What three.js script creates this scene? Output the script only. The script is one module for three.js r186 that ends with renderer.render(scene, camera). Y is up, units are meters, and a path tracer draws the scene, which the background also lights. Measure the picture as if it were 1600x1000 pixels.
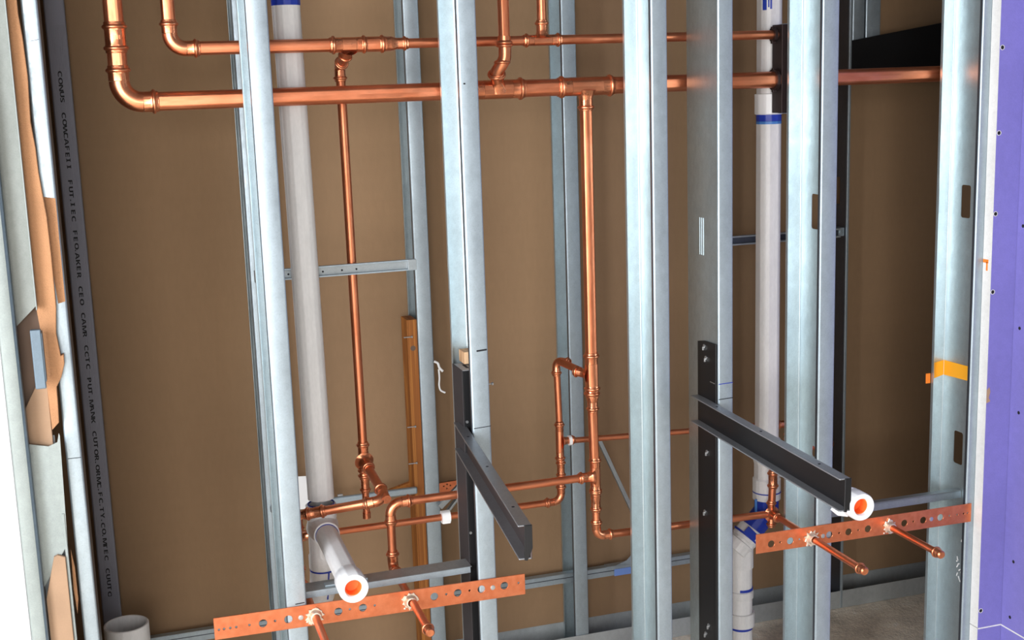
import * as THREE from 'three';
import { mergeGeometries, toCreasedNormals } from 'three/addons/utils/BufferGeometryUtils.js';
import { RoundedBoxGeometry } from 'three/addons/geometries/RoundedBoxGeometry.js';
import { RectAreaLightUniformsLib } from 'three/addons/lights/RectAreaLightUniformsLib.js';

// ---------------------------------------------------------------- camera, sky, lights, exposure
const scene = new THREE.Scene();
const R = THREE.MathUtils.degToRad;
const camera = new THREE.PerspectiveCamera(2 * THREE.MathUtils.radToDeg(Math.atan(500 / 2000)), 1.6, 0.05, 60);
{
  const yaw = R(17.6), pitch = R(10.7), roll = R(-1.87);
  const f = new THREE.Vector3(Math.sin(yaw) * Math.cos(pitch), -Math.sin(pitch), -Math.cos(yaw) * Math.cos(pitch));
  const r = new THREE.Vector3(Math.cos(yaw), 0, Math.sin(yaw));
  const u = r.clone().cross(f);
  camera.position.set(0, 1.553, 2.47);
  camera.up.copy(u.multiplyScalar(Math.cos(roll)).addScaledVector(r, -Math.sin(roll)));
  camera.lookAt(camera.position.clone().add(f));
}
scene.add(camera);
scene.background = new THREE.Color(0.85, 0.93, 1.0);
const renderer = new THREE.WebGLRenderer({ antialias: true });
renderer.toneMapping = THREE.LinearToneMapping;
renderer.toneMappingExposure = 1.06;
renderer.shadowMap.enabled = true;
RectAreaLightUniformsLib.init();
// daylight through the window openings of the room (left wall and rear wall)
function daylight(color, power, w, h, pos, target) {
  const l = new THREE.RectAreaLight(color, power, w, h);
  l.position.set(...pos); l.lookAt(...target); scene.add(l);
}
daylight(0xf4f8ff, 16, 1.9, 1.9, [-1.66, 1.45, 2.5], [5, 1.45, 2.5]);
daylight(0xfaf8f6, 13.0, 1.5, 1.5, [-0.70, 1.5, 4.55], [-0.70, 1.5, -5]);

// ---------------------------------------------------------------- helpers
let seed = 7;
const rnd = () => { seed = (seed * 16807) % 2147483647; return seed / 2147483647; };
const used = {};
const numbered = (n) => { const k = used[n] = (used[n] ?? -1) + 1; return k ? `${n}_${String(k).padStart(3, '0')}` : n; };
const V = (x, y, z) => new THREE.Vector3(x, y, z);

function thing(name, label, category, base, group) {
  const o = new THREE.Group(); o.name = numbered(name); o.position.set(...base); scene.add(o);
  o.userData = { label, category }; if (group) o.userData.group = group;
  o.userData.kind = 'thing';
  return o;
}
function boxUV(g) {
  if (g.index) g = g.toNonIndexed();
  const p = g.attributes.position, n = g.attributes.normal, uv = new Float32Array(p.count * 2);
  for (let i = 0; i < p.count; i++) {
    const ax = Math.abs(n.getX(i)), ay = Math.abs(n.getY(i)), az = Math.abs(n.getZ(i));
    let a, b;
    if (ax >= ay && ax >= az) { a = p.getZ(i); b = p.getY(i); } else if (az >= ay) { a = p.getX(i); b = p.getY(i); } else { a = p.getX(i); b = p.getZ(i); }
    uv[2 * i] = a; uv[2 * i + 1] = b;
  }
  g.setAttribute('uv', new THREE.BufferAttribute(uv, 2));
  return g;
}
// a part, geometry given in world coordinates, put under a thing (or under a part of it)
function part(name, geos, mat, parent, opt = {}) {
  const list = (Array.isArray(geos) ? geos : [geos]).map((q) => {
    let c = q.index ? q.toNonIndexed() : q.clone();
    for (const k of Object.keys(c.attributes)) if (!['position', 'normal', 'uv'].includes(k)) c.deleteAttribute(k);
    return opt.keepUV || q.userData.metric ? c : boxUV(c);
  });
  const g = list.length > 1 ? mergeGeometries(list) : list[0];
  let root = parent; while (root.parent && root.parent !== scene) root = root.parent;
  if (root !== scene) g.translate(-root.position.x, -root.position.y, -root.position.z);
  const m = new THREE.Mesh(g, mat); m.name = name; m.castShadow = m.receiveShadow = true;
  if (opt.label) m.userData.label = opt.label;
  parent.add(m);
  return m;
}
function solo(name, label, category, geos, mat, opt = {}) {
  const m = part(numbered(name), geos, mat, scene, opt);
  const b = new THREE.Box3().setFromBufferAttribute(m.geometry.attributes.position), c = b.getCenter(V());
  m.geometry.translate(-c.x, -b.min.y, -c.z); m.position.set(c.x, b.min.y, c.z);
  m.userData = { label, category, kind: 'thing' }; if (opt.group) m.userData.group = opt.group;
  return m;
}
function struct(name, geos, mat, opt) { const m = part(name, geos, mat, scene, opt); m.userData.kind = 'structure'; return m; }
const box = (x0, x1, y0, y1, z0, z1, r = 0) => {
  const w = Math.abs(x1 - x0), h = Math.abs(y1 - y0), d = Math.abs(z1 - z0);
  const g = r ? new RoundedBoxGeometry(w, h, d, 2, Math.min(r, w / 2.01, h / 2.01, d / 2.01)) : new THREE.BoxGeometry(w, h, d);
  return g.translate((x0 + x1) / 2, (y0 + y1) / 2, (z0 + z1) / 2);
};
// prism over a polygon in the x-y plane, front face at z1
function slab(pts, z0, z1, holes = [], bevel = 0) {
  const s = new THREE.Shape(pts.map((p) => new THREE.Vector2(...p)));
  for (const [x, y, r] of holes) { const h = new THREE.Path(); h.absarc(x, y, r, 0, Math.PI * 2, true); s.holes.push(h); }
  const g = new THREE.ExtrudeGeometry(s, { depth: z1 - z0 - 2 * bevel, bevelEnabled: bevel > 0, bevelThickness: bevel, bevelSize: bevel, bevelOffset: -bevel, bevelSegments: 1, curveSegments: 12 });
  return g.translate(0, 0, z0 + bevel);
}
// sheet profile: path of [x, z] bent from sheet t thick, extruded from y0 to y1
function sheet(path, t, y0, y1) {
  const P = path.map((p) => new THREE.Vector2(p[0], -p[1])), L = [], Q = [];
  P.forEach((p, i) => {
    const a = P[Math.max(i - 1, 0)], b = P[Math.min(i + 1, P.length - 1)];
    const d1 = p.clone().sub(a).normalize(), d2 = b.clone().sub(p).normalize();
    const d = (i === 0 ? d2 : i === P.length - 1 ? d1 : d1.clone().add(d2)).normalize();
    const k = i === 0 || i === P.length - 1 ? 1 : 1 / Math.max(0.5, d.dot(d1));
    const n = new THREE.Vector2(-d.y, d.x).multiplyScalar(t / 2 * k);
    L.push(p.clone().add(n)); Q.push(p.clone().sub(n));
  });
  const s = new THREE.Shape([...Q, ...L.reverse()]);
  const g = new THREE.ExtrudeGeometry(s, { depth: y1 - y0, bevelEnabled: false });
  g.rotateX(-Math.PI / 2).translate(0, y0, 0);
  return toCreasedNormals(g, 0.55);
}
const arc2 = (cx, cz, r, a0, a1, n = 5) => [...Array(n + 1)].map((_, i) => { const a = a0 + (a1 - a0) * i / n; return [cx + r * Math.cos(a), cz + r * Math.sin(a)]; });
function metric(g, su, sv) {   // native texture coordinates, scaled to metres
  const uv = g.attributes.uv; for (let i = 0; i < uv.count; i++) uv.setXY(i, uv.getX(i) * su, uv.getY(i) * sv);
  g.userData.metric = true; return g;
}
function orient(g, from, dir) {   // +y of g to dir, origin to from
  const q = new THREE.Quaternion().setFromUnitVectors(V(0, 1, 0), dir.clone().normalize());
  return g.applyQuaternion(q).translate(from.x, from.y, from.z);
}
function lathe(from, dir, prof, seg = 28) {   // prof: [radius, distance along dir]
  const pts = prof.map((p) => new THREE.Vector2(Math.max(p[0], 1e-5), p[1]));
  let len = 0, rad = 0; prof.forEach((p, i) => { rad = Math.max(rad, p[0]); if (i) len += Math.hypot(p[0] - prof[i - 1][0], p[1] - prof[i - 1][1]); });
  return orient(metric(toCreasedNormals(new THREE.LatheGeometry(pts, seg), 0.7), 6.283 * rad, len), from, dir);
}
function pipe(a, b, r, seg = 28) {
  const d = b.clone().sub(a), L = d.length();
  return lathe(a, d, [[0, 0], [r, 0], [r, L], [0, L]], seg);
}
function hollow(a, b, r, ri, seg = 36) {
  const d = b.clone().sub(a), L = d.length(), c = Math.min(0.0015, (r - ri) / 3);
  return lathe(a, d, [[ri, 0], [r - c, 0], [r, c], [r, L - c], [r - c, L], [ri + c, L], [ri, L - c], [ri, 0]], seg);
}
const torus = (at, dir, R0, r) => { const g = new THREE.TorusGeometry(R0, r, 10, 30); g.rotateX(Math.PI / 2); return orient(g, at, dir); };
function bend(p, d1, d2, r, rad, n = 14) {   // quarter (or other) bend round corner p, legs along d1 and d2
  const cos = d1.dot(d2), half = Math.acos(cos) / 2, back = rad / Math.tan(half);
  const a = p.clone().addScaledVector(d1, back), b = p.clone().addScaledVector(d2, back);
  const c = new THREE.QuadraticBezierCurve3(a, p, b);
  const mid = d1.clone().add(d2).normalize(), ctr = p.clone().addScaledVector(mid, rad / Math.sin(half));
  const pts = []; const va = a.clone().sub(ctr), vb = b.clone().sub(ctr), ang = va.angleTo(vb), ax = va.clone().cross(vb).normalize();
  for (let i = 0; i <= n; i++) pts.push(ctr.clone().add(va.clone().applyAxisAngle(ax, ang * i / n)));
  return { geo: metric(new THREE.TubeGeometry(new THREE.CatmullRomCurve3(pts), n * 2, r, 24, false), ang * rad, 6.283 * r), a, b };
}

// ---------------------------------------------------------------- textures and materials
function noiseTex(n, cells, fn, srgb) {
  const grids = cells.map((c) => { const g = new Float32Array(c[0] * c[1]); for (let i = 0; i < g.length; i++) g[i] = rnd(); return g; });
  const data = new Uint8Array(n * n * 4);
  const sm = (t) => t * t * (3 - 2 * t);
  for (let y = 0; y < n; y++) for (let x = 0; x < n; x++) {
    const v = cells.map(([cx, cy], k) => {
      const fx = x / n * cx, fy = y / n * cy, x0 = Math.floor(fx), y0 = Math.floor(fy), tx = sm(fx - x0), ty = sm(fy - y0), g = grids[k];
      const at = (i, j) => g[((j + cy) % cy) * cx + (i + cx) % cx];
      return (at(x0, y0) * (1 - tx) + at(x0 + 1, y0) * tx) * (1 - ty) + (at(x0, y0 + 1) * (1 - tx) + at(x0 + 1, y0 + 1) * tx) * ty;
    });
    const c = fn(v, rnd());
    const i = (y * n + x) * 4; for (let k = 0; k < 3; k++) data[i + k] = Math.max(0, Math.min(255, c[k] * 255)); data[i + 3] = 255;
  }
  const t = new THREE.DataTexture(data, n, n); t.wrapS = t.wrapT = THREE.RepeatWrapping; t.magFilter = THREE.LinearFilter; t.minFilter = THREE.LinearMipmapLinearFilter; t.generateMipmaps = true;
  if (srgb) t.colorSpace = THREE.SRGBColorSpace; t.needsUpdate = true;
  return t;
}
const rep = (t, s, s2 = s) => { const c = t.clone(); c.repeat.set(s, s2); c.needsUpdate = true; return c; };
const grey = (v) => [v, v, v];
const tGalv = noiseTex(512, [[6, 3], [40, 24], [160, 160]], (v, w) => { const k = 0.86 + 0.05 * v[0] + 0.04 * v[1] + 0.04 * v[2] - (w > 0.9985 ? 0.3 : 0); return [k * 0.985, k, k]; }, true);
const tGalvR = noiseTex(256, [[5, 3], [30, 18], [90, 60]], (v) => grey(0.62 + 0.12 * (v[0] - 0.5) + 0.10 * (v[1] - 0.5) + 0.12 * (v[2] - 0.5)));
const tCop = noiseTex(512, [[5, 7], [24, 24], [120, 120]], (v) => { const k = 0.86 + 0.08 * v[0] + 0.05 * v[1] + 0.03 * v[2]; return [k, k * (0.94 + 0.06 * v[1]), k * (0.9 + 0.1 * v[1])]; }, true);
const tCopR = noiseTex(256, [[6, 6], [30, 30], [100, 100]], (v) => grey(0.56 + 0.16 * (v[0] - 0.5) + 0.14 * (v[1] - 0.5) + 0.06 * (v[2] - 0.5)));
const tPaper = noiseTex(512, [[4, 4], [12, 120], [200, 60]], (v) => { const k = 0.90 + 0.06 * v[0] + 0.01 * v[1] + 0.02 * v[2]; return [k, k, k]; }, true);
const tPlain = noiseTex(512, [[5, 5], [40, 40], [220, 220]], (v) => grey(0.9 + 0.04 * v[0] + 0.03 * v[1] + 0.03 * v[2]), true);
const tConc = noiseTex(1024, [[6, 6], [30, 30], [140, 140], [400, 400]], (v, w) => { const k = 0.74 + 0.12 * v[0] + 0.14 * v[1] + 0.08 * v[2] + 0.06 * v[3] - (w > 0.998 ? 0.15 : 0); return [k, k * 0.985, k * 0.96]; }, true);
const tBump = noiseTex(512, [[30, 30], [120, 120], [256, 256]], (v) => grey(0.3 * v[0] + 0.35 * v[1] + 0.35 * v[2]));
const tWood = noiseTex(512, [[3, 2], [40, 2], [150, 4]], (v) => { const s = 0.5 + 0.5 * Math.sin(v[0] * 16 + v[1] * 5); const k = 0.72 + 0.16 * s + 0.12 * v[2]; return [k, k * (0.9 + 0.08 * s), k * (0.8 + 0.15 * s)]; }, true);
const lin = (hex) => new THREE.Color(hex);
const galv = (hex, rough, metal = 0.9) => new THREE.MeshStandardMaterial({ color: lin(hex), metalness: metal, roughness: rough, map: rep(tGalv, 3), roughnessMap: rep(tGalvR, 3) });
const M = {
  galv: galv(0xb9c4cc, 0.72, 0.7),
  galvWeb: galv(0xd0dade, 0.62, 0.85),
  galvDull: galv(0xb4b8ba, 0.75, 0.7),
  galvTrack: galv(0xc6c8c8, 0.8, 0.5),
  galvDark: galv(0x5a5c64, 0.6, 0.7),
  copper: new THREE.MeshStandardMaterial({ color: new THREE.Color(0.88, 0.32, 0.165), metalness: 1, roughness: 0.72, map: rep(tCop, 4), roughnessMap: rep(tCopR, 5) }),
  fitting: new THREE.MeshStandardMaterial({ color: new THREE.Color(0.92, 0.36, 0.19), metalness: 1, roughness: 0.58, map: rep(tCop, 3), roughnessMap: rep(tCopR, 3) }),
  strap: new THREE.MeshStandardMaterial({ color: new THREE.Color(0.80, 0.26, 0.12), metalness: 0.75, roughness: 0.6, map: rep(tCop, 5), roughnessMap: rep(tCopR, 5) }),
  solder: new THREE.MeshStandardMaterial({ color: new THREE.Color(0.86, 0.74, 0.60), metalness: 0.8, roughness: 0.4 }),
  pvc: new THREE.MeshPhysicalMaterial({ color: lin(0xf3f1ef), roughness: 0.42, clearcoat: 0.15, clearcoatRoughness: 0.4, map: rep(tPlain, 2) }),
  pvcWhite: new THREE.MeshPhysicalMaterial({ color: lin(0xf4f4f4), roughness: 0.38, clearcoat: 0.2, clearcoatRoughness: 0.35 }),
  primer: new THREE.MeshStandardMaterial({ color: lin(0x1b37a6), roughness: 0.45 }),
  primerLight: new THREE.MeshStandardMaterial({ color: lin(0x4a82c8), roughness: 0.5 }),
  orange: new THREE.MeshStandardMaterial({ color: lin(0xff7a34), roughness: 0.5 }),
  brown: new THREE.MeshStandardMaterial({ color: lin(0x9a7b5b), roughness: 0.9, map: rep(tPaper, 0.8), bumpMap: rep(tBump, 3), bumpScale: 0.0002 }),
  black: new THREE.MeshStandardMaterial({ color: lin(0x1c1c1e), metalness: 0.3, roughness: 0.42, map: rep(tPlain, 3) }),
  blackBare: new THREE.MeshStandardMaterial({ color: lin(0xaeb1b6), metalness: 0.75, roughness: 0.75, map: rep(tPlain, 3), roughnessMap: rep(tGalvR, 6) }),
  blackSide: new THREE.MeshStandardMaterial({ color: lin(0x4a4648), metalness: 0.6, roughness: 0.6, map: rep(tPlain, 3) }),
  blackWorn: new THREE.MeshStandardMaterial({ color: lin(0x9fa2a7), metalness: 0.8, roughness: 0.62, map: rep(tPlain, 3), roughnessMap: rep(tGalvR, 6) }),
  blackSheen: new THREE.MeshStandardMaterial({ color: lin(0x6f6566), metalness: 0.9, roughness: 0.34, map: rep(tPlain, 1) }),
  clampDark: new THREE.MeshStandardMaterial({ color: lin(0x3c2f2e), metalness: 0.6, roughness: 0.45 }),
  purple: new THREE.MeshStandardMaterial({ color: lin(0x7f78c0), roughness: 0.85, map: rep(tPlain, 2), bumpMap: rep(tBump, 6), bumpScale: 0.0003 }),
  gypsum: new THREE.MeshStandardMaterial({ color: lin(0xf0eeea), roughness: 0.95, map: rep(tPlain, 3), bumpMap: rep(tBump, 10), bumpScale: 0.001 }),
  deck: new THREE.MeshStandardMaterial({ color: lin(0x6c6c6e), roughness: 0.95, map: rep(tPlain, 1) }),
  greyBoard: new THREE.MeshStandardMaterial({ color: lin(0x9a9a9e), roughness: 0.95, map: rep(tPlain, 1) }),
  white: new THREE.MeshStandardMaterial({ color: lin(0xf6f6f8), roughness: 0.9, map: rep(tPlain, 1), bumpMap: rep(tBump, 4), bumpScale: 0.0004 }),
  concrete: new THREE.MeshStandardMaterial({ color: lin(0xf6ecdd), roughness: 0.9, map: rep(tConc, 0.9), bumpMap: rep(tBump, 2), bumpScale: 0.002 }),
  kraft: new THREE.MeshStandardMaterial({ color: lin(0xc79268), roughness: 0.95, map: rep(tPaper, 5), bumpMap: rep(tBump, 8), bumpScale: 0.0012 }),
  kraftPale: new THREE.MeshStandardMaterial({ color: lin(0xb39275), roughness: 0.95, map: rep(tPaper, 5) }),
  jamb: new THREE.MeshStandardMaterial({ color: lin(0x93958f), metalness: 0.25, roughness: 0.6, map: rep(tGalv, 4) }),
  jambPale: new THREE.MeshStandardMaterial({ color: lin(0xa9afab), metalness: 0.25, roughness: 0.6, map: rep(tGalv, 4) }),
  jambBlue: new THREE.MeshStandardMaterial({ color: lin(0x74838f), metalness: 0.4, roughness: 0.5, map: rep(tGalv, 6) }),
  shadeKnotBrown: new THREE.MeshStandardMaterial({ color: lin(0x6d5a4d), roughness: 0.9 }),  // dark brown for painted shade, also the wood knot
  wood: new THREE.MeshStandardMaterial({ color: lin(0xc07f38), roughness: 0.7, map: rep(tWood, 6, 1.5) }),
  woodPale: new THREE.MeshStandardMaterial({ color: lin(0xe0bd98), roughness: 0.8, map: rep(tWood, 8, 3) }),
  ink: new THREE.MeshStandardMaterial({ color: lin(0x15161a), roughness: 0.8 }),
  inkBlue: new THREE.MeshStandardMaterial({ color: lin(0x24379a), roughness: 0.7 }),
  screw: new THREE.MeshStandardMaterial({ color: lin(0xc9cbcc), metalness: 0.9, roughness: 0.35 }),
  tape: new THREE.MeshStandardMaterial({ color: lin(0xf6a91e), roughness: 0.7 }),
  tag: new THREE.MeshStandardMaterial({ color: lin(0xf08020), roughness: 0.7 }),
  whitePlastic: new THREE.MeshStandardMaterial({ color: lin(0xf2f2f0), roughness: 0.5 }),
  blueTape: new THREE.MeshStandardMaterial({ color: lin(0x6f8fd0), roughness: 0.6 }),
  hole: new THREE.MeshStandardMaterial({ color: lin(0x141218), roughness: 0.9 }),
};

// ---------------------------------------------------------------- setting: room and chase shell
const H = 2.62;
struct('floor', box(-1.9, 2.9, -0.12, 0, -0.9, 4.9), M.concrete);
struct('ceiling', box(-1.9, 2.9, H, H + 0.12, -0.9, 4.9), M.deck);
// brown back board of the chase, in four boards
{
  const back = struct('wall_back', box(-0.35, 2.8, 0, H, -0.82, -0.722), M.gypsum);
  part('panel', box(-0.33, 2.78, 0.012, H, -0.7215, -0.705, 0.001), M.brown, back);
}
struct('wall_chase_left', box(-0.5, -0.3, 0, H, -0.82, -0.02), M.brown);
struct('wall_chase_right', box(2.7, 2.85, 0, H, -0.82, 0.0), M.shadeKnotBrown);  // unseen end wall, coloured darker so the stud slots read as shade
// room walls: left wall with a window opening, rear wall with a window opening, right return in purple board
struct('wall_left', [box(-1.85, -1.7, 0, 0.5, -0.02, 4.8), box(-1.85, -1.7, 2.4, H, -0.02, 4.8), box(-1.85, -1.7, 0.5, 2.4, -0.02, 1.5), box(-1.85, -1.7, 0.5, 2.4, 3.5, 4.8)], M.white);
struct('wall_rear', [box(-1.7, 2.85, 0, 0.75, 4.6, 4.8), box(-1.7, 2.85, 2.25, H, 4.6, 4.8), box(-1.7, -1.45, 0.75, 2.25, 4.6, 4.8), box(0.05, 2.85, 0.75, 2.25, 4.6, 4.8)], M.greyBoard);
{
  const w = struct('wall_front_left', box(-1.7, -0.1945, 0, H, 0.0, 0.058, 0.002), M.white);
}
// purple board on the front right, two layers thick, with the joint 0.2 m above the floor
{
  const w = struct('wall_front_right', box(2.0, 2.85, 0, H, -0.03, 0.0), M.gypsum);
  for (const [y0, y1] of [[0.0, 0.2025], [0.2045, H]]) {
    part('core', box(1.9345, 2.012, y0, y1, 0.0008, 0.0305), M.gypsum, w, { label: 'white gypsum edge of purple board' });
    part('panel', box(1.9340, 2.012, y0, y1, 0.0308, 0.0326, 0.0006), M.purple, w);
  }
  for (const [x, y] of [[1.9405, 1.585], [1.940, 1.396], [1.939, 1.213], [1.9395, 1.032], [1.940, 0.249]]) {
    part('screw', lathe(V(x, y, 0.0322), V(0, 0, 1), [[0, 0.0007], [0.0042, 0.0007], [0.0045, 0]], 14), M.hole, w);
    part('screw_ring', torus(V(x, y, 0.0326), V(0, 0, 1), 0.0052, 0.0008), M.gypsum, w);
  }
  part('paint_mark', [box(1.9336, 1.9346, 1.098, 1.106, 0.002, 0.020), box(1.9336, 1.9346, 1.080, 1.100, 0.013, 0.018)], M.tag, w);
  part('joint_strip', box(1.9345, 2.0, 0.2018, 0.2052, 0.031, 0.0331), M.gypsum, w);
  part('chip', slab([[1.9335, 0.800], [1.940, 0.806], [1.943, 0.795], [1.939, 0.780], [1.944, 0.772], [1.9335, 0.768]], 0.0322, 0.0334), M.kraftPale, w);
}
{
  const w = struct('wall_right', [box(2.026, 2.12, 0, H, 0.02, 0.45), box(2.75, 2.85, 0, H, 0.0, 4.6)], M.greyBoard);  // unseen run of the purple return cut short to limit its colour bounce
  for (const [y0, y1] of [[0.0, 0.2025], [0.2045, H]]) part('panel', box(2.0, 2.0258, y0, y1, 0.0335, 0.45, 0.0006), M.purple, w);
  part('joint_strip', box(1.9994, 2.002, 0.2018, 0.2052, 0.034, 0.45), M.gypsum, w);
  for (const [y, z] of [[1.183, 0.052], [0.945, 0.055], [0.745, 0.064], [0.378, 0.068], [0.235, 0.064]])
    part('screw', lathe(V(2.0006, y, z), V(-1, 0, 0), [[0, 0.001], [0.004, 0.001], [0.0045, 0]], 14), M.hole, w);
}
// bottom track of the back stud row
{
  const t = thing('floor_track', 'dusty steel track along the concrete floor holding the feet of the back studs', 'track', [1.2, 0, -0.65]);
  part('track_base', box(-0.1, 2.68, 0.0005, 0.0025, -0.7035, -0.5985), M.galvTrack, t);
  part('front_leg', box(-0.1, 2.68, 0.002, 0.0545, -0.5985, -0.597, 0.0006), M.galvTrack, t);
  part('back_leg', box(-0.1, 2.68, 0.002, 0.052, -0.7045, -0.703, 0.0006), M.galvTrack, t);
}

// ---------------------------------------------------------------- steel studs
const T = 0.0013;
function stud(label, x0, x1, open, zf, depth, o = {}) {
  const g = thing('metal_stud', label, 'stud', [(x0 + x1) / 2, 0, zf - depth / 2], o.group);
  const y0 = o.y0 ?? 0.003, y1 = o.y1 ?? H, r = 0.003, lip = o.lip ?? 0.0085, t = T;
  const s = open === 'left' ? 1 : -1;                  // web on the right when open to the left
  const xw = open === 'left' ? x1 - t / 2 : x0 + t / 2, xl = open === 'left' ? x0 + t / 2 : x1 - t / 2;
  const zb = zf - depth, fm = o.front ?? M.galv, bm = o.back ?? M.galvWeb, wm = o.web ?? M.galvWeb;
  const flange = (z, inward) => {                      // inward: -1 for the front flange (bends go back), +1 for the back flange
    const pts = [];
    for (let i = 0; i <= 4; i++) { const a = i / 4 * Math.PI / 2; pts.push([xw - s * r + s * r * Math.cos(a), z + inward * (r + t / 2) - inward * r * Math.sin(a)]); }
    for (let i = 0; i <= 4; i++) { const a = i / 4 * Math.PI / 2; pts.push([xl + s * r - s * r * Math.sin(a), z + inward * (r + t / 2) - inward * r * Math.cos(a)]); }
    return pts;
  };
  const ff = part('front_flange', sheet(flange(zf, -1), t, y0, y1), fm, g);
  part('back_flange', sheet(flange(zb, 1), t, y0, y1), bm, g);
  part('lip', box(xl - t / 2, xl + t / 2, y0, y1, zf - r - lip, zf - r - t / 2), o.lipMat ?? M.galvDark, g);  // front lip in dark galv paints the shade inside the channel
  part('lip', box(xl - t / 2, xl + t / 2, y0, y1, zb + r + t / 2, zb + r + lip), wm, g);
  // web with rounded punch-outs
  const sh = new THREE.Shape([[-zf + r + t / 2, y0], [-zb - r - t / 2, y0], [-zb - r - t / 2, y1], [-zf + r + t / 2, y1]].map((p) => new THREE.Vector2(...p)));
  for (const [cy, len, cz, w] of o.holes ?? []) {
    const h = new THREE.Path(), a = -cz, q = w / 2, k = Math.min(0.006, q * 0.8), l = len / 2;
    h.moveTo(a - q + k, cy - l); h.lineTo(a + q - k, cy - l); h.absarc(a + q - k, cy - l + k, k, -Math.PI / 2, 0, false); h.lineTo(a + q, cy + l - k);
    h.absarc(a + q - k, cy + l - k, k, 0, Math.PI / 2, false); h.lineTo(a - q + k, cy + l); h.absarc(a - q + k, cy + l - k, k, Math.PI / 2, Math.PI, false); h.lineTo(a - q, cy - l + k);
    h.absarc(a - q + k, cy - l + k, k, Math.PI, Math.PI * 1.5, false);
    sh.holes.push(h);
  }
  const wg = new THREE.ExtrudeGeometry(sh, { depth: t, bevelEnabled: false, curveSegments: 6 });
  wg.rotateY(Math.PI / 2).translate(xw - t / 2, 0, 0);
  part('web', wg, wm, g);
  if (o.groove) part('flange_groove', box(o.groove - 0.0006, o.groove + 0.0006, y0, y1, zf - 0.0002, zf + 0.0003), M.galvDark, g);
  for (const [y, xa, xb, h, m, tilt = 0] of o.marks ?? []) {
    const q = box(-Math.abs(xb - xa) / 2, Math.abs(xb - xa) / 2, -h / 2, h / 2, 0, 0.0004).rotateZ(tilt).translate((xa + xb) / 2, y, zf + 0.0001);
    part('pencil_mark', q, m ?? M.ink, g);
  }
  return g;
}
const DF = 0.152;
const fg = 'front row steel studs', bg = 'back row steel studs';
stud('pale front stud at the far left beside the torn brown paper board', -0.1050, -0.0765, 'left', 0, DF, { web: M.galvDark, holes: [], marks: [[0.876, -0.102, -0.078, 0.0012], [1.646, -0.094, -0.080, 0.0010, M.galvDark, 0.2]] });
stud('front stud just left of the tall white drain pipe', 0.285, 0.326, 'left', 0, DF, { holes: [], marks: [[0.5195, 0.303, 0.322, 0.002, M.ink, 0.05]] });
stud('front stud with the thin black upright and bracket arm on its left', 0.6905, 0.7300, 'left', 0, DF, { marks: [[1.006, 0.705, 0.727, 0.0035, M.ink, 0.06], [0.843, 0.693, 0.730, 0.0015, M.ink, 0.05], [1.545, 0.699, 0.703, 0.003]] });
stud('wide front stud with a long crease, right of the thick middle copper riser', 1.1025, 1.1390, 'left', 0, DF, {});
stud('front stud carrying the black slotted plate and right bracket arm', 1.2540, 1.2900, 'right', 0, DF, { marks: [[0.878, 1.255, 1.289, 0.0018, M.inkBlue, 0.03], [0.8435, 1.255, 1.289, 0.0018, M.ink, 0.03]] });
{
  const t = scene.children[scene.children.length - 1];
  for (const z of [-0.089, -0.080, -0.071]) part('embossed_rib', box(1.2530, 1.2545, 1.155, 1.238, z - 0.0016, z + 0.0016, 0.0006), M.galvWeb, t);
}
stud('front stud in front of the dark pipe clamp strut, slot in web', 1.5040, 1.5450, 'left', 0, DF, { holes: [[1.232, 0.08, -0.087, 0.034], [0.667, 0.026, -0.083, 0.014]] });
const s6 = stud('rightmost front stud with yellow tape round it and two slots', 1.9120, 1.9500, 'left', 0, DF, { holes: [[1.231, 0.078, -0.087, 0.034], [0.626, 0.082, -0.085, 0.034]] });
for (let i = 0; i < 22; i++) {   // white chalk scribbles low on the web
  const y = i < 13 ? 0.475 - i * 0.0065 : 0.345 - (i - 13) * 0.007, z = (i < 13 ? -0.036 : -0.052) - 0.022 * rnd();
  part('chalk_mark', box(-0.0003, 0.0003, -0.004 - 0.003 * rnd(), 0.004, -0.0014, 0.0014).rotateX((rnd() - 0.5) * 2.4).translate(1.9481, y, z), M.gypsum, s6);
}
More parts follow.
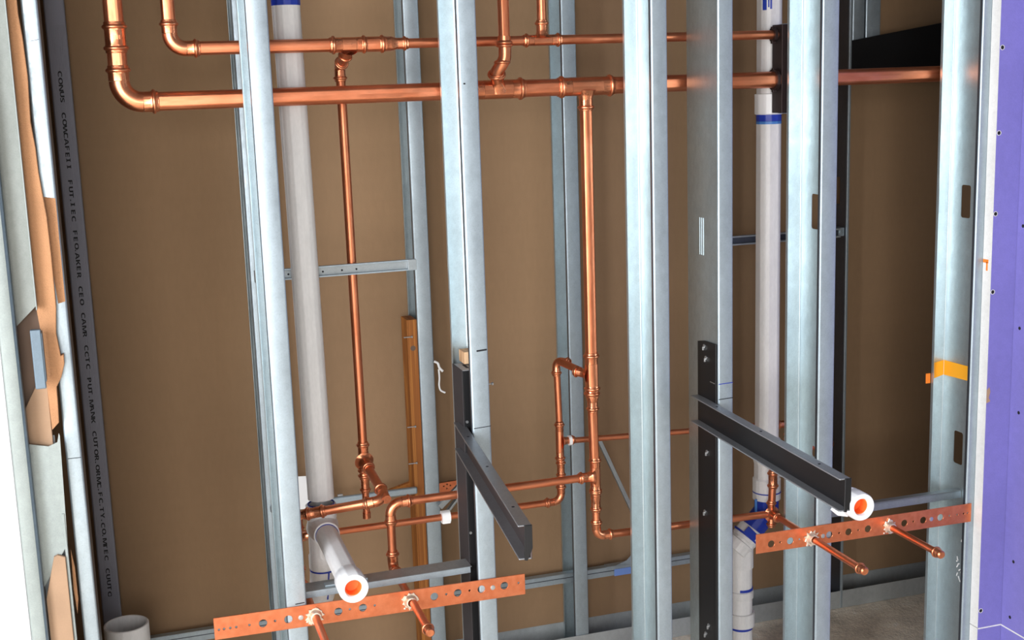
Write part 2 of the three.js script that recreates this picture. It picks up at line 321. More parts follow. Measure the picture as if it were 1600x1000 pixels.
// back row
const ZB = -0.6, DB = 0.102;
stud('back stud half hidden behind the stud left of the white drain pipe', 0.3225, 0.3610, 'left', ZB, DB, {});
stud('back stud with the orange wooden board screwed to its side', 0.7250, 0.7640, 'left', ZB, DB, { web: M.galvWeb });
stud('back stud behind the thick middle copper riser', 1.1275, 1.1660, 'left', ZB, DB, { marks: [] });
stud('short back stud ending on top of the black beam at upper right', 1.9745, 2.0120, 'right', -0.622, 0.08, { y0: 1.60, group: undefined });
stud('second short back stud on the black beam, right beside its twin', 2.0155, 2.0620, 'left', -0.622, 0.08, { y0: 1.61 });
{
  // back stud right of the clamp strut stud, dark cavity reflection painted in
  const t = thing('painted_dark_post', 'steel post with a painted dark reflection and a bright edge, right of the slotted front stud', 'post', [1.935, 0, -0.65]);
  const sh = new THREE.Shape([[0.601, 0.003], [0.70, 0.003], [0.70, H], [0.601, H]].map((p) => new THREE.Vector2(...p)));
  const h = new THREE.Path(); [[0.632, 1.18], [0.632, 1.255], [0.655, 1.255], [0.655, 1.18]].forEach((p, i) => (i ? h.lineTo(...p) : h.moveTo(...p))); h.closePath(); sh.holes.push(h);
  part('face', new THREE.ExtrudeGeometry(sh, { depth: 0.003, bevelEnabled: false }).rotateY(Math.PI / 2).translate(1.949, 0, 0), M.galvDark, t);
  part('edge', box(1.9495, 1.9565, 0.003, H, -0.6015, -0.596, 0.001), M.galv, t);
  part('clip', [box(1.925, 1.948, 1.094, 1.118, -0.632, -0.604, 0.002), lathe(V(1.937, 1.106, -0.604), V(0, 0, 1), [[0.005, 0], [0.005, 0.003], [0, 0.004]], 12)], M.galv, t);
}
// stencilled stud of the back row, far left, its shade painted as darker steel
{
  const x0 = -0.0835, x1 = -0.0400;
  const c = document.createElement('canvas'); c.width = 128; c.height = 2048; const k = c.getContext('2d');
  k.fillStyle = '#80808a'; k.fillRect(0, 0, 128, 2048);
  for (let i = 0; i < 900; i++) { k.fillStyle = `rgba(${rnd() > 0.5 ? '190,190,200' : '40,40,46'},${0.05 + 0.08 * rnd()})`; k.fillRect(rnd() * 128, rnd() * 2048, 1 + rnd() * 2, 4 + rnd() * 40); }
  k.save(); k.translate(46, 0); k.rotate(Math.PI / 2); k.fillStyle = '#08080b'; k.font = '600 42px sans-serif';
  const words = 'CONUS COWCAFEII FUT.IEC FEO.AKER CEO CAMR CCTC PUT.MANK CUTOR.ORMC.FC.TY.CO.MTEC CUUTOCC'.split('');
  let y = 150; for (const ch of words) { k.save(); k.translate(y, 4 * (rnd() - 0.5)); k.scale(0.85, 1.05); k.fillText(ch, 0, 0); k.restore(); y += ch === ' ' ? 27 : ch === '.' ? 13 : 22.5; }
  k.restore();
  const tx = new THREE.CanvasTexture(c); tx.colorSpace = THREE.SRGBColorSpace;
  const mat = new THREE.MeshStandardMaterial({ map: tx, metalness: 0.3, roughness: 0.6 });
  const g = stud('back stud at the far left with shade painted in and stamped black lettering', x0, x1, 'left', ZB, DB, { front: new THREE.MeshStandardMaterial({ color: lin(0x80808a), metalness: 0.3, roughness: 0.55 }), back: M.galvDark, web: M.galvDark });
  const face = new THREE.PlaneGeometry(x1 - x0 - 0.008, 1.32); const th = box(x0 + 0.004, x1 - 0.004, 0.36, 1.70, ZB + 0.00005, ZB + 0.0006);
  { const p = th.attributes.position, uv = th.attributes.uv; for (let i = 0; i < p.count; i++) uv.setXY(i, (p.getX(i) - x0 - 0.004) / (x1 - x0 - 0.008), (p.getY(i) - 0.36) / 1.34); }
  part('stamped_face', th, mat, g, { keepUV: true, label: 'flange face with shade painted in and stamped black lettering' });
}

// ---------------------------------------------------------------- plumbing
const CU = 0.00055;
// socket with a press bead: from p along dir
function socket(p, dir, r, len) {
  return lathe(p, dir, [[r, 0], [r + 0.0016, 0.0004], [r + 0.0016, len * 0.42], [r + 0.0022, len * 0.5], [r + 0.0022, len * 0.9], [r + 0.0012, len * 0.98], [r, len]], 26);
}
function bead(parent, p, dir, r, len) {
  part('press_ring', [torus(p.clone().addScaledVector(dir, len * 0.68), dir, r + 0.0017, 0.0023 + r * 0.10), torus(p.clone().addScaledVector(dir, len * 0.95), dir, r + 0.0004, 0.0015)], M.fitting, parent);
}
const SL = (r) => 0.016 + r * 0.75;
function elbow(run, p, d1, d2, r, rr = r, rad = r * 1.7 + 0.004) {
  d1 = d1.clone().normalize(); d2 = d2.clone().normalize();
  const b = bend(p, d1, d2, r + 0.0014, rad), L = SL(r);
  const m = part('elbow', [b.geo, socket(b.a, d1, r, L), socket(b.b, d2, rr, L)], M.fitting, run);
  bead(m, b.a, d1, r, L); bead(m, b.b, d2, r, L);
  return m;
}
function tee(run, p, axis, br, r, rb, half = 0.02 + rb * 1.2) {
  axis = axis.clone().normalize(); br = br.clone().normalize();
  const n = axis.clone().negate(), L = SL(r), Lb = SL(rb) * 0.9, a = p.clone().addScaledVector(axis, half), b = p.clone().addScaledVector(n, half);
  const stem = r + 0.004;
  const m = part('tee', [pipe(a, b, r + 0.0017), socket(a, axis, r, L), socket(b, n, r, L),
    lathe(p, br, [[rb + 0.012, r * 0.45], [rb + 0.006, r * 0.86], [rb + 0.003, r + 0.003], [rb + 0.0016, r + 0.009], [rb + 0.0016, r + 0.012]], 26), socket(p.clone().addScaledVector(br, stem + 0.007), br, rb, Lb)], M.fitting, run);
  bead(m, a, axis, r, L); bead(m, b, n, r, L); bead(m, p.clone().addScaledVector(br, stem + 0.007), br, rb, Lb);
  return m;
}
function coupling(run, p, dir, r, name = 'coupling') {
  dir = dir.clone().normalize(); const n = dir.clone().negate(), L = SL(r);
  const m = part(name, [socket(p, dir, r, L), socket(p, n, r, L), pipe(p.clone().addScaledVector(dir, 0.004), p.clone().addScaledVector(n, 0.004), r + 0.0016)], M.fitting, run);
  bead(m, p, dir, r, L); bead(m, p, n, r, L);
  return m;
}
function reducer(run, p, dir, r, r2) {   // from large r at p to small r2 along dir
  dir = dir.clone().normalize(); const n = dir.clone().negate(), L = SL(r), L2 = SL(r2), q = p.clone().addScaledVector(dir, 0.014);
  const m = part('reducer', [socket(p, n, r, L), lathe(p, dir, [[r + 0.0016, -0.001], [r + 0.0016, 0.002], [r2 + 0.0018, 0.013], [r2 + 0.0016, 0.0145]]), socket(q, dir, r2, L2)], M.fitting, run);
  bead(m, p, n, r, L); bead(m, q, dir, r2, L2);
  return m;
}
const tube = (run, a, b, r, name = 'tube') => part(name, pipe(a, b, r), M.copper, run);
const X = V(1, 0, 0), nX = V(-1, 0, 0), Y = V(0, 1, 0), nY = V(0, -1, 0), Z = V(0, 0, 1), nZ = V(0, 0, -1);
const run = (label, base, cat = 'pipe') => thing('copper_pipe', label, cat, base);

const rm = 0.0185, yh = 1.530, zh = -0.19, ru = 0.0135, yu = 1.631, zu = -0.195, r34 = 0.0101, r12 = 0.0079;
{ // main header
  const t = run('thickest copper pipe, running level across the studs and turning up at the left', [0.8, yh, zh]);
  tube(t, V(0.054, 1.600, zh), V(0.054, H - 0.02, zh), rm); tube(t, V(0.12, yh, zh), V(0.79, yh, zh), rm);
  elbow(t, V(0.054, yh, zh), Y, X, rm, rm, 0.042);
  coupling(t, V(0.054, 1.655, zh), Y, rm);
  tee(t, V(0.827, yh, zh), X, V(-0.12, 0.62, 0.6), rm, 0.0115, 0.032);
  tube(t, V(0.85, yh, zh), V(1.0, yh, zh), rm);
  tee(t, V(1.030, yh, zh), X, nY, rm, ru, 0.036);
  tube(t, V(1.06, yh, zh), V(2.35, yh, zh), rm);
  // riser out of the sloping tee, offset with two 45 degree bends
  const p1 = V(0.8175, 1.5655, -0.158), p2 = V(0.832, 1.595, -0.145);
  const c = new THREE.CatmullRomCurve3([V(0.823, 1.548, -0.172), p1, V(0.8265, 1.583, -0.147), p2, V(0.8325, 1.64, -0.145)]);
  const m = part('offset_bend', new THREE.TubeGeometry(c, 40, 0.0135, 22, false), M.fitting, t);
  bead(m, V(0.818, 1.556, -0.165), p1.clone().sub(V(0.823, 1.548, -0.172)).normalize(), 0.0125, 0.012);
  bead(m, V(0.827, 1.578, -0.147), Y, 0.0125, 0.012);
  bead(m, V(0.8325, 1.612, -0.145), Y, 0.0125, 0.012); bead(m, V(0.8325, 1.618, -0.145), Y, 0.0125, 0.012);
  tube(t, V(0.8325, 1.62, -0.145), V(0.8325, H - 0.02, -0.145), 0.0118, 'riser');
}
{ // upper line
  const t = run('second copper pipe, level above the thickest one, with a riser at each end', [0.8, yu, zu]);
  tube(t, V(0.157, 1.68, zu), V(0.157, H - 0.02, zu), ru); tube(t, V(0.195, yu, zu), V(0.49, yu, zu), ru);
  elbow(t, V(0.157, yu, zu), Y, X, ru, ru, 0.030);
  tee(t, V(0.512, yu, zu), X, V(-0.05, -0.55, -0.8), ru, r34, 0.014);
  tube(t, V(0.53, yu, zu), V(0.59, yu, zu), ru + 0.002, 'sleeve');
  reducer(t, V(0.600, yu, zu), X, ru, r34);
  tube(t, V(0.62, yu, zu), V(0.91, yu, zu), r34);
  tee(t, V(0.934, yu, zu), X, Y, r34, r34, 0.02);
  tube(t, V(0.955, yu, zu), V(1.512, yu, zu), r34);
  tube(t, V(0.9345, 1.66, zu), V(0.9345, H - 0.02, zu), r34, 'riser');
}
{ // left drop
  const x = 0.515, z = -0.30;
  const t = run('thin vertical copper pipe dropping beside the tall white drain pipe', [x, 0.65, z]);
  const p0 = V(0.511, 1.606, -0.235), p1 = V(0.5105, 1.590, z);
  tube(t, p0, p1.clone().lerp(p0, 0.25), r34, 'branch_tube');
  elbow(t, p1, nY, p0.clone().sub(p1), r34, r34, 0.012);
  tube(t, V(0.511, 1.57, z), V(x, 0.75, z), r34);
  tee(t, V(x, 0.712, z), Y, V(0.1, -0.25, 1), r34, r34, 0.02);
  reducer(t, V(x, 0.672, z), nY, r34, r12);
  tube(t, V(x, 0.66, z), V(x, 0.575, z), r12);
  part('pipe_cap', lathe(V(x, 0.575, z), nY, [[r12, -0.014], [r12 + 0.0014, -0.014], [r12 + 0.0014, 0], [0, 0.004]]), M.fitting, t);
  const a = V(x + 0.003, 0.704, z + 0.03), b = V(0.530, 0.668, -0.135);
  tube(t, a, b, r34, 'branch_tube');
  const d = a.clone().sub(b).normalize();
  const la = V(0.3455, 0.638, -0.196), ld = la.clone().sub(b).normalize();
  elbow(t, b, d, ld, r34, r34, 0.02);
  tube(t, b.clone().addScaledVector(ld, 0.03), la.clone().addScaledVector(ld, -0.02), r34, 'branch_tube');
  coupling(t, V(0.3455, 0.638, -0.196).addScaledVector(ld, -0.038), ld, r34);
  elbow(t, la, ld.clone().negate(), nY, r12, r12, 0.014);
  tube(t, V(0.3455, 0.615, -0.196), V(0.3430, 0.52, -0.196), r12, 'branch_tube');
  elbow(t, V(0.3430, 0.49, -0.196), Y, V(-0.01, 0, 1), r12, r12, 0.012);
  tube(t, V(0.3428, 0.49, -0.175), V(0.338, 0.49, 0.235), r12, 'stub');
  stubEnd(t, V(0.338, 0.49, 0.235));
}
function stubEnd(t, p) {
  const m = part('pipe_cap', lathe(p, Z, [[r12, -0.024], [r12 + 0.0026, -0.024], [r12 + 0.0034, -0.020], [r12 + 0.0034, -0.012], [r12 + 0.0014, -0.008], [r12 + 0.0014, 0.0], [r12 - 0.001, 0.003], [0, 0.004]]), M.fitting, t);
  part('press_ring', torus(p.clone().addScaledVector(Z, -0.018), Z, r12 + 0.0026, 0.0024), M.fitting, m);
}
{ // middle drop
  const x = 1.030, z = zh;
  const t = run('thick vertical copper pipe dropping from the main line through stacked fittings', [x, 0.5, z]);
  tube(t, V(x, 1.49, z), V(x, 0.92, z), ru);
  tee(t, V(x, 0.882, z), Y, V(-0.62, 0.10, -0.70), ru, r12 + 0.001, 0.026);
  reducer(t, V(x + 0.001, 0.832, z), nY, ru, r34);
  tube(t, V(x + 0.001, 0.80, z), V(x + 0.003, 0.67, z), r34 + 0.001);
  tee(t, V(x + 0.004, 0.640, z), Y, nX, r34, r34 - 0.0005, 0.022);
  reducer(t, V(x + 0.004, 0.590, z), nY, r34, r12 + 0.001);
  tube(t, V(x + 0.004, 0.575, z), V(x + 0.004, 0.52, z), r12 + 0.001);
  elbow(t, V(x + 0.004, 0.494, z), Y, X, r12 + 0.001, r12 + 0.001, 0.018);
  tube(t, V(x + 0.03, 0.494, z), V(1.480, 0.4855, z), r12 + 0.001, 'branch_tube');
  // branch running left to the stub-out
  tube(t, V(x - 0.025, 0.640, z), V(0.575, 0.640, z), r34 - 0.0008, 'branch_tube');
  elbow(t, V(0.5475, 0.640, z), X, nY, r34, r34, 0.026);
  tube(t, V(0.5475, 0.615, z), V(0.5475, 0.52, z), r34 - 0.0008, 'branch_tube');
  elbow(t, V(0.5475, 0.490, z), Y, V(-0.03, 0, 1), r34, r34, 0.016);
  tube(t, V(0.5465, 0.490, z + 0.02), V(0.5400, 0.490, 0.17), r12, 'stub');
  stubEnd(t, V(0.5400, 0.490, 0.172));
  // right end: tee with capped riser and stub-out
  tee(t, V(1.493, 0.4855, z), Y, V(-0.03, 0, 1), r12, r12, 0.012);
  tube(t, V(1.494, 0.51, z), V(1.497, 0.575, z), r12 + 0.0012);
  coupling(t, V(1.497, 0.572, z), Y, r12 + 0.0012);
  tube(t, V(1.4925, 0.487, z + 0.03), V(1.488, 0.490, 0.22), r12, 'stub');
  stubEnd(t, V(1.488, 0.490, 0.222));
}
{ // slender back drop
  const x = 0.985, z = -0.30;
  const t = run('slender copper drop behind the thick middle riser, joined by a slanting branch', [x, 0.55, z]);
  tube(t, V(1.012, 0.888, -0.212), V(0.989, 0.897, -0.288), r12 + 0.0005, 'branch_tube');
  elbow(t, V(x - 0.001, 0.898, z), nY, V(0.62, -0.08, 0.75), r12, r12, 0.014);
  tube(t, V(x, 0.88, z), V(x + 0.003, 0.75, z), r12);
  tee(t, V(x + 0.003, 0.700, z), Y, X, r12, r12 - 0.001, 0.026);
  coupling(t, V(x + 0.004, 0.632, z), Y, r12 - 0.0005);
  tube(t, V(x + 0.004, 0.66, z), V(x + 0.003, 0.58, z), r12);
  elbow(t, V(x + 0.003, 0.552, z), Y, nX, r12, r12, 0.020);
  tube(t, V(x - 0.02, 0.552, z), V(0.40, 0.552, z), r12, 'branch_tube');
  elbow(t, V(0.372, 0.552, z), X, V(0, -0.3, -1), r12, r12, 0.012);
  tube(t, V(x + 0.02, 0.699, z), V(1.57, 0.676, z), r12 - 0.001, 'branch_tube');
  elbow(t, V(1.602, 0.674, z), nX, nY, r12, r12, 0.014);
  tube(t, V(1.602, 0.65, z), V(1.602, 0.63, z), r12, 'branch_tube');
  elbow(t, V(1.602, 0.604, z), Y, X, r12, r12, 0.014);
  tube(t, V(1.62, 0.604, z), V(1.70, 0.604, z), r12, 'branch_tube');
  elbow(t, V(1.728, 0.606, z), nX, V(0, -0.25, -1), r12 + 0.001, r12 + 0.001, 0.012);
}
{ // second stub-out of the right strap
  const t = run('short copper stub-out at the right end of the right strap', [1.697, 0.488, 0.1], 'pipe');
  tube(t, V(1.697, 0.488, -0.04), V(1.697, 0.488, 0.198), r12, 'stub'); stubEnd(t, V(1.697, 0.488, 0.2));
}
// solder collars round the stub-outs
function collar(label, x, y) {
  const t = thing('solder_collar', label, 'collar', [x, y - 0.02, 0.006]);
  const pts = []; const n = 22; for (let i = 0; i < n; i++) { const a = i / n * Math.PI * 2, q = (i % 2 ? 0.0125 : 0.0165) + 0.0055 * rnd(); pts.push([x + q * Math.cos(a), y + q * Math.sin(a)]); }
  part('splash', slab(pts, 0.0040, 0.0072, [[x, y, r12 + 0.0004]], 0.0008), M.solder, t);
  part('ring', lathe(V(x, y, 0.006), Z, [[r12 + 0.0003, 0], [r12 + 0.0065, 0], [r12 + 0.0050, 0.005], [r12 + 0.0028, 0.011], [r12 + 0.0003, 0.012]]), M.solder, t);
  for (let i = 0; i < 2; i++) { const a = -0.6 - rnd() * 2, q = 0.018 + rnd() * 0.004; part('drip', new THREE.SphereGeometry(0.0022 + rnd() * 0.0015, 10, 8).scale(1, 1, 0.6).translate(x + q * Math.cos(a), y + q * Math.sin(a), 0.0048), M.solder, t); }
}
collar('pale splashed solder collar on the left strap under the white drain outlet, leftmost of two', 0.3410, 0.49);
collar('pale splashed solder collar at the middle of the left strap', 0.5400, 0.49);
collar('pale splashed solder collar on the right strap where the longer stub leaves', 1.4885, 0.49);
collar('pale splashed solder collar near the right end of the right strap', 1.697, 0.488);

// copper coloured stub-out straps
function strap(label, x0, x1, yl, yr, holesBig, holesSmall) {
  const t = thing('copper_strap', label, 'strap', [(x0 + x1) / 2, yl - 0.023, 0.002]);
  const hs = [...holesBig.map(([x, y]) => [x, y, 0.0083]), ...holesSmall.map(([x, y, r = 0.0024]) => [x, y, r])];
  part('strap_plate', slab([[x0, yl - 0.023], [x1, yr - 0.023], [x1, yr + 0.023], [x0, yl + 0.023]], 0.0008, 0.0036, hs, 0.0004), M.strap, t);
  return t;
}
const sl = strap('left punched copper strap across the two left studs under the drain outlet', 0.1395, 0.7925, 0.494, 0.487, [0.236, 0.287, 0.389, 0.440, 0.592, 0.643, 0.695, 0.746].map((x) => [x, 0.4905]), [0.26, 0.413, 0.465, 0.618, 0.669, 0.778, 0.209, 0.149, 0.159, 0.171, 0.183].map((x) => [x, 0.4915]));
const sr = strap('right punched copper strap running to the purple wall board', 1.3465, 1.9250, 0.495, 0.491, [1.385, 1.434, 1.536, 1.587, 1.639, 1.738, 1.79, 1.838].map((x) => [x, 0.4905]), [1.408, 1.458, 1.562, 1.613, 1.763, 1.812, 1.864, 1.886, 1.904, 1.915].map((x) => [x, 0.491]));
for (const [t, xs] of [[sl, [0.312, 0.72]], [sr, [1.5185, 1.812]]]) for (const x of xs) part('screw', lathe(V(x, 0.4905, 0.0034), Z, [[0.0052, 0], [0.0052, 0.0012], [0.003, 0.0026], [0, 0.003]], 16), M.screw, t);

// ---------------------------------------------------------------- white drain pipes
const ringOf = (p, dir, r, w) => lathe(p, dir, [[r - 0.001, 0], [r + 0.0006, 0], [r + 0.0006, w], [r - 0.001, w]], 36);
{
  const t = thing('drain_pipe', 'tall white drain pipe on the left with an outlet pointing to the room', 'pipe', [0.402, 0.4, -0.245]);
  const z = -0.245, r = 0.0292;
  part('pipe', pipe(V(0.388, H - 0.02, z), V(0.4052, 0.655, z), r, 40), M.pvc, t);
  part('primer_ring', ringOf(V(0.3958, 1.714, z), Y, r, 0.02), M.primer, t, { label: 'blue primer ring' });
  const hub = part('sanitary_tee', [
    lathe(V(0.4035, 0.640, z), nY, [[r, -0.002], [r + 0.0045, 0], [r + 0.0045, 0.030], [r + 0.0025, 0.034], [r + 0.0025, 0.112], [r + 0.0048, 0.116], [r + 0.0048, 0.144], [r, 0.146]], 40),
    lathe(V(0.4035, 0.590, z), Z, [[0.036, 0.005], [0.031, 0.028], [0.0285, 0.042], [0.0285, 0.062], [0.0245, 0.064]], 40)], M.pvc, t);
  part('primer_ring', ringOf(V(0.4045, 0.641, z), Y, r, 0.003), M.primer, hub);
  part('primer_ring', lathe(V(0.4035, 0.590, z + 0.062), Z, [[0.0285, 0], [0.0255, 0.001], [0.0250, 0.004], [0.0243, 0.0045]], 36), M.primer, hub);
  part('outlet_pipe', hollow(V(0.4035, 0.590, z + 0.03), V(0.4005, 0.590, 0.10), 0.0243, 0.020), M.pvc, t);
  const o = part('outlet_hub', lathe(V(0.4005, 0.590, 0.072), Z, [[0.0245, 0], [0.0265, 0.002], [0.0265, 0.010], [0.0290, 0.014], [0.0296, 0.062], [0.0283, 0.066], [0.0185, 0.066], [0.0172, 0.064], [0.0172, 0.020]], 44), M.pvcWhite, t);
  part('orange_plug', lathe(V(0.4005, 0.590, 0.104), Z, [[0, 0], [0.0170, 0], [0.0170, 0.026], [0.0155, 0.026], [0.0150, 0.004], [0, 0.002]], 36), M.orange, o, { label: 'orange lining inside the outlet' });
  part('lower_pipe', pipe(V(0.4005, 0.50, z), V(0.3965, 0.452, z), r - 0.0005, 40), M.pvc, t);
  part('primer_ring', ringOf(V(0.4003, 0.4890, z), Y, r, 0.0035), M.primer, t);
  part('primer_stripe', box(-0.0018, 0.0018, -0.031, 0.031, 0, 0.0007).rotateZ(-0.1).translate(0.4045, 0.459, z + r - 0.0001), M.primer, t);
  const b = bend(V(0.3935, 0.415, z), Y, V(-1, -0.12, -0.15).normalize(), r + 0.002, 0.035);
  part('elbow', [b.geo, pipe(b.b, b.b.clone().add(V(-0.06, -0.008, -0.01)), r + 0.002)], M.pvc, t);
}
{
  const t = thing('drain_pipe', 'tall white drain pipe on the right with blue primer and a sideways offset below', 'pipe', [1.5, 0, -0.25]);
  const z = -0.25, r = 0.0290;
  part('pipe', pipe(V(1.5155, H - 0.02, z), V(1.513, 0.65, z), r, 40), M.pvc, t);
  part('coupling', lathe(V(1.514, 1.497, z), nY, [[r, -0.001], [r + 0.0045, 0], [r + 0.0045, 0.046], [r, 0.048]], 40), M.pvcWhite, t);
  part('primer_ring', ringOf(V(1.514, 1.4335, z), Y, r, 0.018), M.primer, t, { label: 'blue primer ring under the coupling' });
  part('primer_ring', ringOf(V(1.514, 1.4275, z), Y, r, 0.007), M.primerLight, t);
  for (const [a, b, y0, y1] of [[-1.05, -0.72, 1.688, 1.74], [-0.62, -0.50, 1.694, 1.74], [-0.46, -0.30, 1.690, 1.715]]) {
    const g = new THREE.CylinderGeometry(r + 0.0006, r + 0.0006, y1 - y0, 10, 1, true, a, b - a); part('print', g.translate(1.5143, (y0 + y1) / 2, z), M.primer, t);
  }
  const hub = part('sanitary_tee', [lathe(V(1.513, 0.66, z), nY, [[r, -0.002], [r + 0.004, 0.002], [r + 0.006, 0.02], [r + 0.006, 0.05], [r + 0.002, 0.066], [r + 0.002, 0.1], [r + 0.0055, 0.104], [r + 0.0055, 0.156], [r, 0.158]], 40),
    new THREE.SphereGeometry(0.028, 24, 16).scale(0.8, 1.1, 0.8).translate(1.493, 0.640, z)], M.pvc, t);
  part('primer_ring', ringOf(V(1.5135, 0.5215, z), Y, r + 0.0056, 0.003), M.primer, hub);
  part('outlet_pipe', new THREE.TubeGeometry(new THREE.CatmullRomCurve3([V(1.513, 0.590, z), V(1.545, 0.584, -0.243), V(1.568, 0.578, -0.222), V(1.578, 0.575, -0.18), V(1.578, 0.574, -0.12), V(1.577, 0.574, 0.03)]), 60, 0.0243, 32, false), M.pvc, t);
  const d = V(-0.02, 0, 1).normalize(), e = V(1.577, 0.574, 0.02);
  const o = part('outlet_hub', lathe(e, d, [[0.0245, 0], [0.030, 0.001], [0.0325, 0.016], [0.0325, 0.050], [0.031, 0.053], [0.0205, 0.053], [0.0192, 0.051], [0.0192, 0.014]], 44), M.pvcWhite, t);
  part('hub_ears', slab([[-0.020, 0.040], [-0.036, 0.024], [-0.034, 0.006], [-0.050, -0.016], [-0.034, -0.030], [-0.010, -0.036], [0.015, -0.028], [0.015, 0.028]], 0, 0.012, [[0, 0, 0.0245]], 0.002).translate(1.577, 0.574, 0.018), M.pvcWhite, o);
  part('orange_plug', lathe(e.clone().addScaledVector(d, 0.016), d, [[0, 0], [0.0190, 0], [0.0190, 0.028], [0.0172, 0.028], [0.0166, 0.004], [0, 0.002]], 36), M.orange, o, { label: 'orange lining inside the outlet' });
  // primed pipe, offset with two 45 degree bends
  const c1 = V(1.513, 0.468, z), c2 = V(1.441, 0.393, z), k = V(-0.69, -0.72, 0).normalize();
  part('primed_pipe', [pipe(V(1.513, 0.512, z), V(1.513, 0.472, z), r + 0.001, 36), new THREE.SphereGeometry(r + 0.001, 30, 20).translate(1.513, 0.472, z), pipe(V(1.513, 0.472, z), V(1.466, 0.422, z), r + 0.001, 36)], M.primer, t, { label: 'blue primed bend' });
  const q = V(1.474, 0.430, z);
  const el = part('elbow', [lathe(q, k, [[r, 0], [r + 0.005, 0.001], [r + 0.005, 0.034], [r + 0.003, 0.036]], 40), pipe(q, c2, r + 0.003, 40), new THREE.SphereGeometry(r + 0.003, 30, 20).translate(c2.x, c2.y, c2.z), pipe(c2, V(1.441, 0.335, z), r + 0.003, 40), lathe(V(1.436, 0.392, z).addScaledVector(k, -0.012), k, [[r + 0.003, 0], [r + 0.006, 0.002], [r + 0.006, 0.028], [r + 0.003, 0.030]], 40)], M.pvc, t);
  part('primer_ring', lathe(V(1.449, 0.4075, z).addScaledVector(k, -0.012), k, [[r + 0.0032, 0], [r + 0.0066, 0.0005], [r + 0.0066, 0.005], [r + 0.0032, 0.0055]], 36), M.primer, el);
  part('primer_patch', box(-0.010, 0.010, -0.02, 0.02, 0, 0.001, 0.0004).rotateZ(0.75).translate(1.452, 0.43, z + r + 0.0045), M.primer, el);
  part('lower_pipe', pipe(V(1.441, 0.335, z), V(1.443, 0.004, z), r, 40), M.pvc, t);
  part('coupling', lathe(V(1.4415, 0.275, z), nY, [[r, 0], [r + 0.003, 0.002], [r + 0.003, 0.02], [r, 0.022]], 36), M.pvc, t);
  part('coupling', lathe(V(1.4425, 0.215, z), nY, [[r, -0.001], [r + 0.005, 0], [r + 0.005, 0.035], [r, 0.037]], 40), M.pvc, t);
  for (const y of [0.2755, 0.172]) part('primer_ring', ringOf(V(1.4425, y, z), Y, r, 0.007), M.primer, t);
  part('primer_streak', box(1.470, 1.476, 0.475, 0.512, z + 0.018, z + 0.0205).rotateZ(0), M.primerLight, t);
}
{
  const t = thing('floor_drain_stub', 'short wide white pipe hub standing open at the bottom left', 'pipe', [-0.032, 0, -0.45]);
  part('pipe', hollow(V(-0.032, 0.002, -0.45), V(-0.032, 0.30, -0.45), 0.0445, 0.039), M.pvc, t);
  part('hub', hollow(V(-0.030, 0.275, -0.45), V(-0.030, 0.347, -0.45), 0.0505, 0.0445, 48), M.pvc, t);
}

// ---------------------------------------------------------------- black bracket hardware
{
  const t = thing('bracket_upright', 'slim black box upright in the second front stud, slotted top', 'bracket', [0.705, 0, -0.08]);
  part('tube', [box(0.686, 0.727, 0.003, 0.955, -0.116, -0.0475, 0.002)], M.black, t);
  part('side_plate', box(0.6845, 0.6862, 0.003, 0.957, -0.120, -0.0460, 0.0006), M.blackSide, t, { label: 'dull dark steel side of the upright' });
  part('top_plate', slab([[0.686, 0.0475], [0.722, 0.0475], [0.722, 0.118], [0.686, 0.118]], 0, 0.0015).rotateX(-Math.PI / 2).translate(0, 0.955, 0), M.blackBare, t);
  part('slot', box(0.700, 0.706, 0.9562, 0.9572, -0.098, -0.066, 0.0005), M.hole, t);
  part('bolt', lathe(V(0.692, 0.845, -0.0475), Z, [[0.003, 0], [0.003, 0.002], [0, 0.003]], 12), M.screw, t);
  part('bolt', lathe(V(0.690, 0.600, -0.0475), Z, [[0.003, 0], [0.003, 0.002], [0, 0.003]], 12), M.screw, t);
}
function arm(label, a, yawDeg, len, top, h, x0, x1, webMat = M.black, flangeMat = M.blackBare) {   // channel open to the left, web on the right
  const t = thing('shelf_bracket', label, 'bracket', a);
  const y0 = top - h, tk = 0.003;
  const place = (g) => g.rotateY(R(-yawDeg)).translate(a[0], 0, a[2]);
  const w = x1 - x0;
  part('web', place(box(w - tk, w, y0, top - tk, 0, len, 0.0008)), webMat, t);
  part('top_flange', place(box(0, w, top - tk, top, 0, len, 0.0012)), flangeMat, t);
  part('bottom_flange', place(box(0, w, y0, y0 + tk, 0, len, 0.0012)), flangeMat, t);
  part('end_plate', place(slab([[w * 0.45, top], [w + 0.0006, top], [w + 0.0006, y0 + 0.02], [w * 0.62, y0 - 0.001], [w * 0.40, y0]], len, len + 0.003, [], 0.0006)), M.black, t);
  for (const f of [0.18, 0.5, 0.86]) part('screw_hole', place(lathe(V(w * 0.5, top - 0.0004, len * f), Y, [[0.0028, 0], [0.0028, 0.0008], [0, 0.0008]], 12)), M.hole, t);
  return t;
}
arm('left black bracket arm, steel channel slanting down towards the viewer past the second stud', [0.6740, 0.775, -0.092], 6.3, 0.668, 0.835, 0.060, 0, 0.0225, M.blackSheen, M.blackWorn);
arm('right black bracket arm, long steel channel ending beside the white outlet', [1.2305, 0.773, -0.092], 2.3, 0.660, 0.835, 0.062, 0, 0.0215);
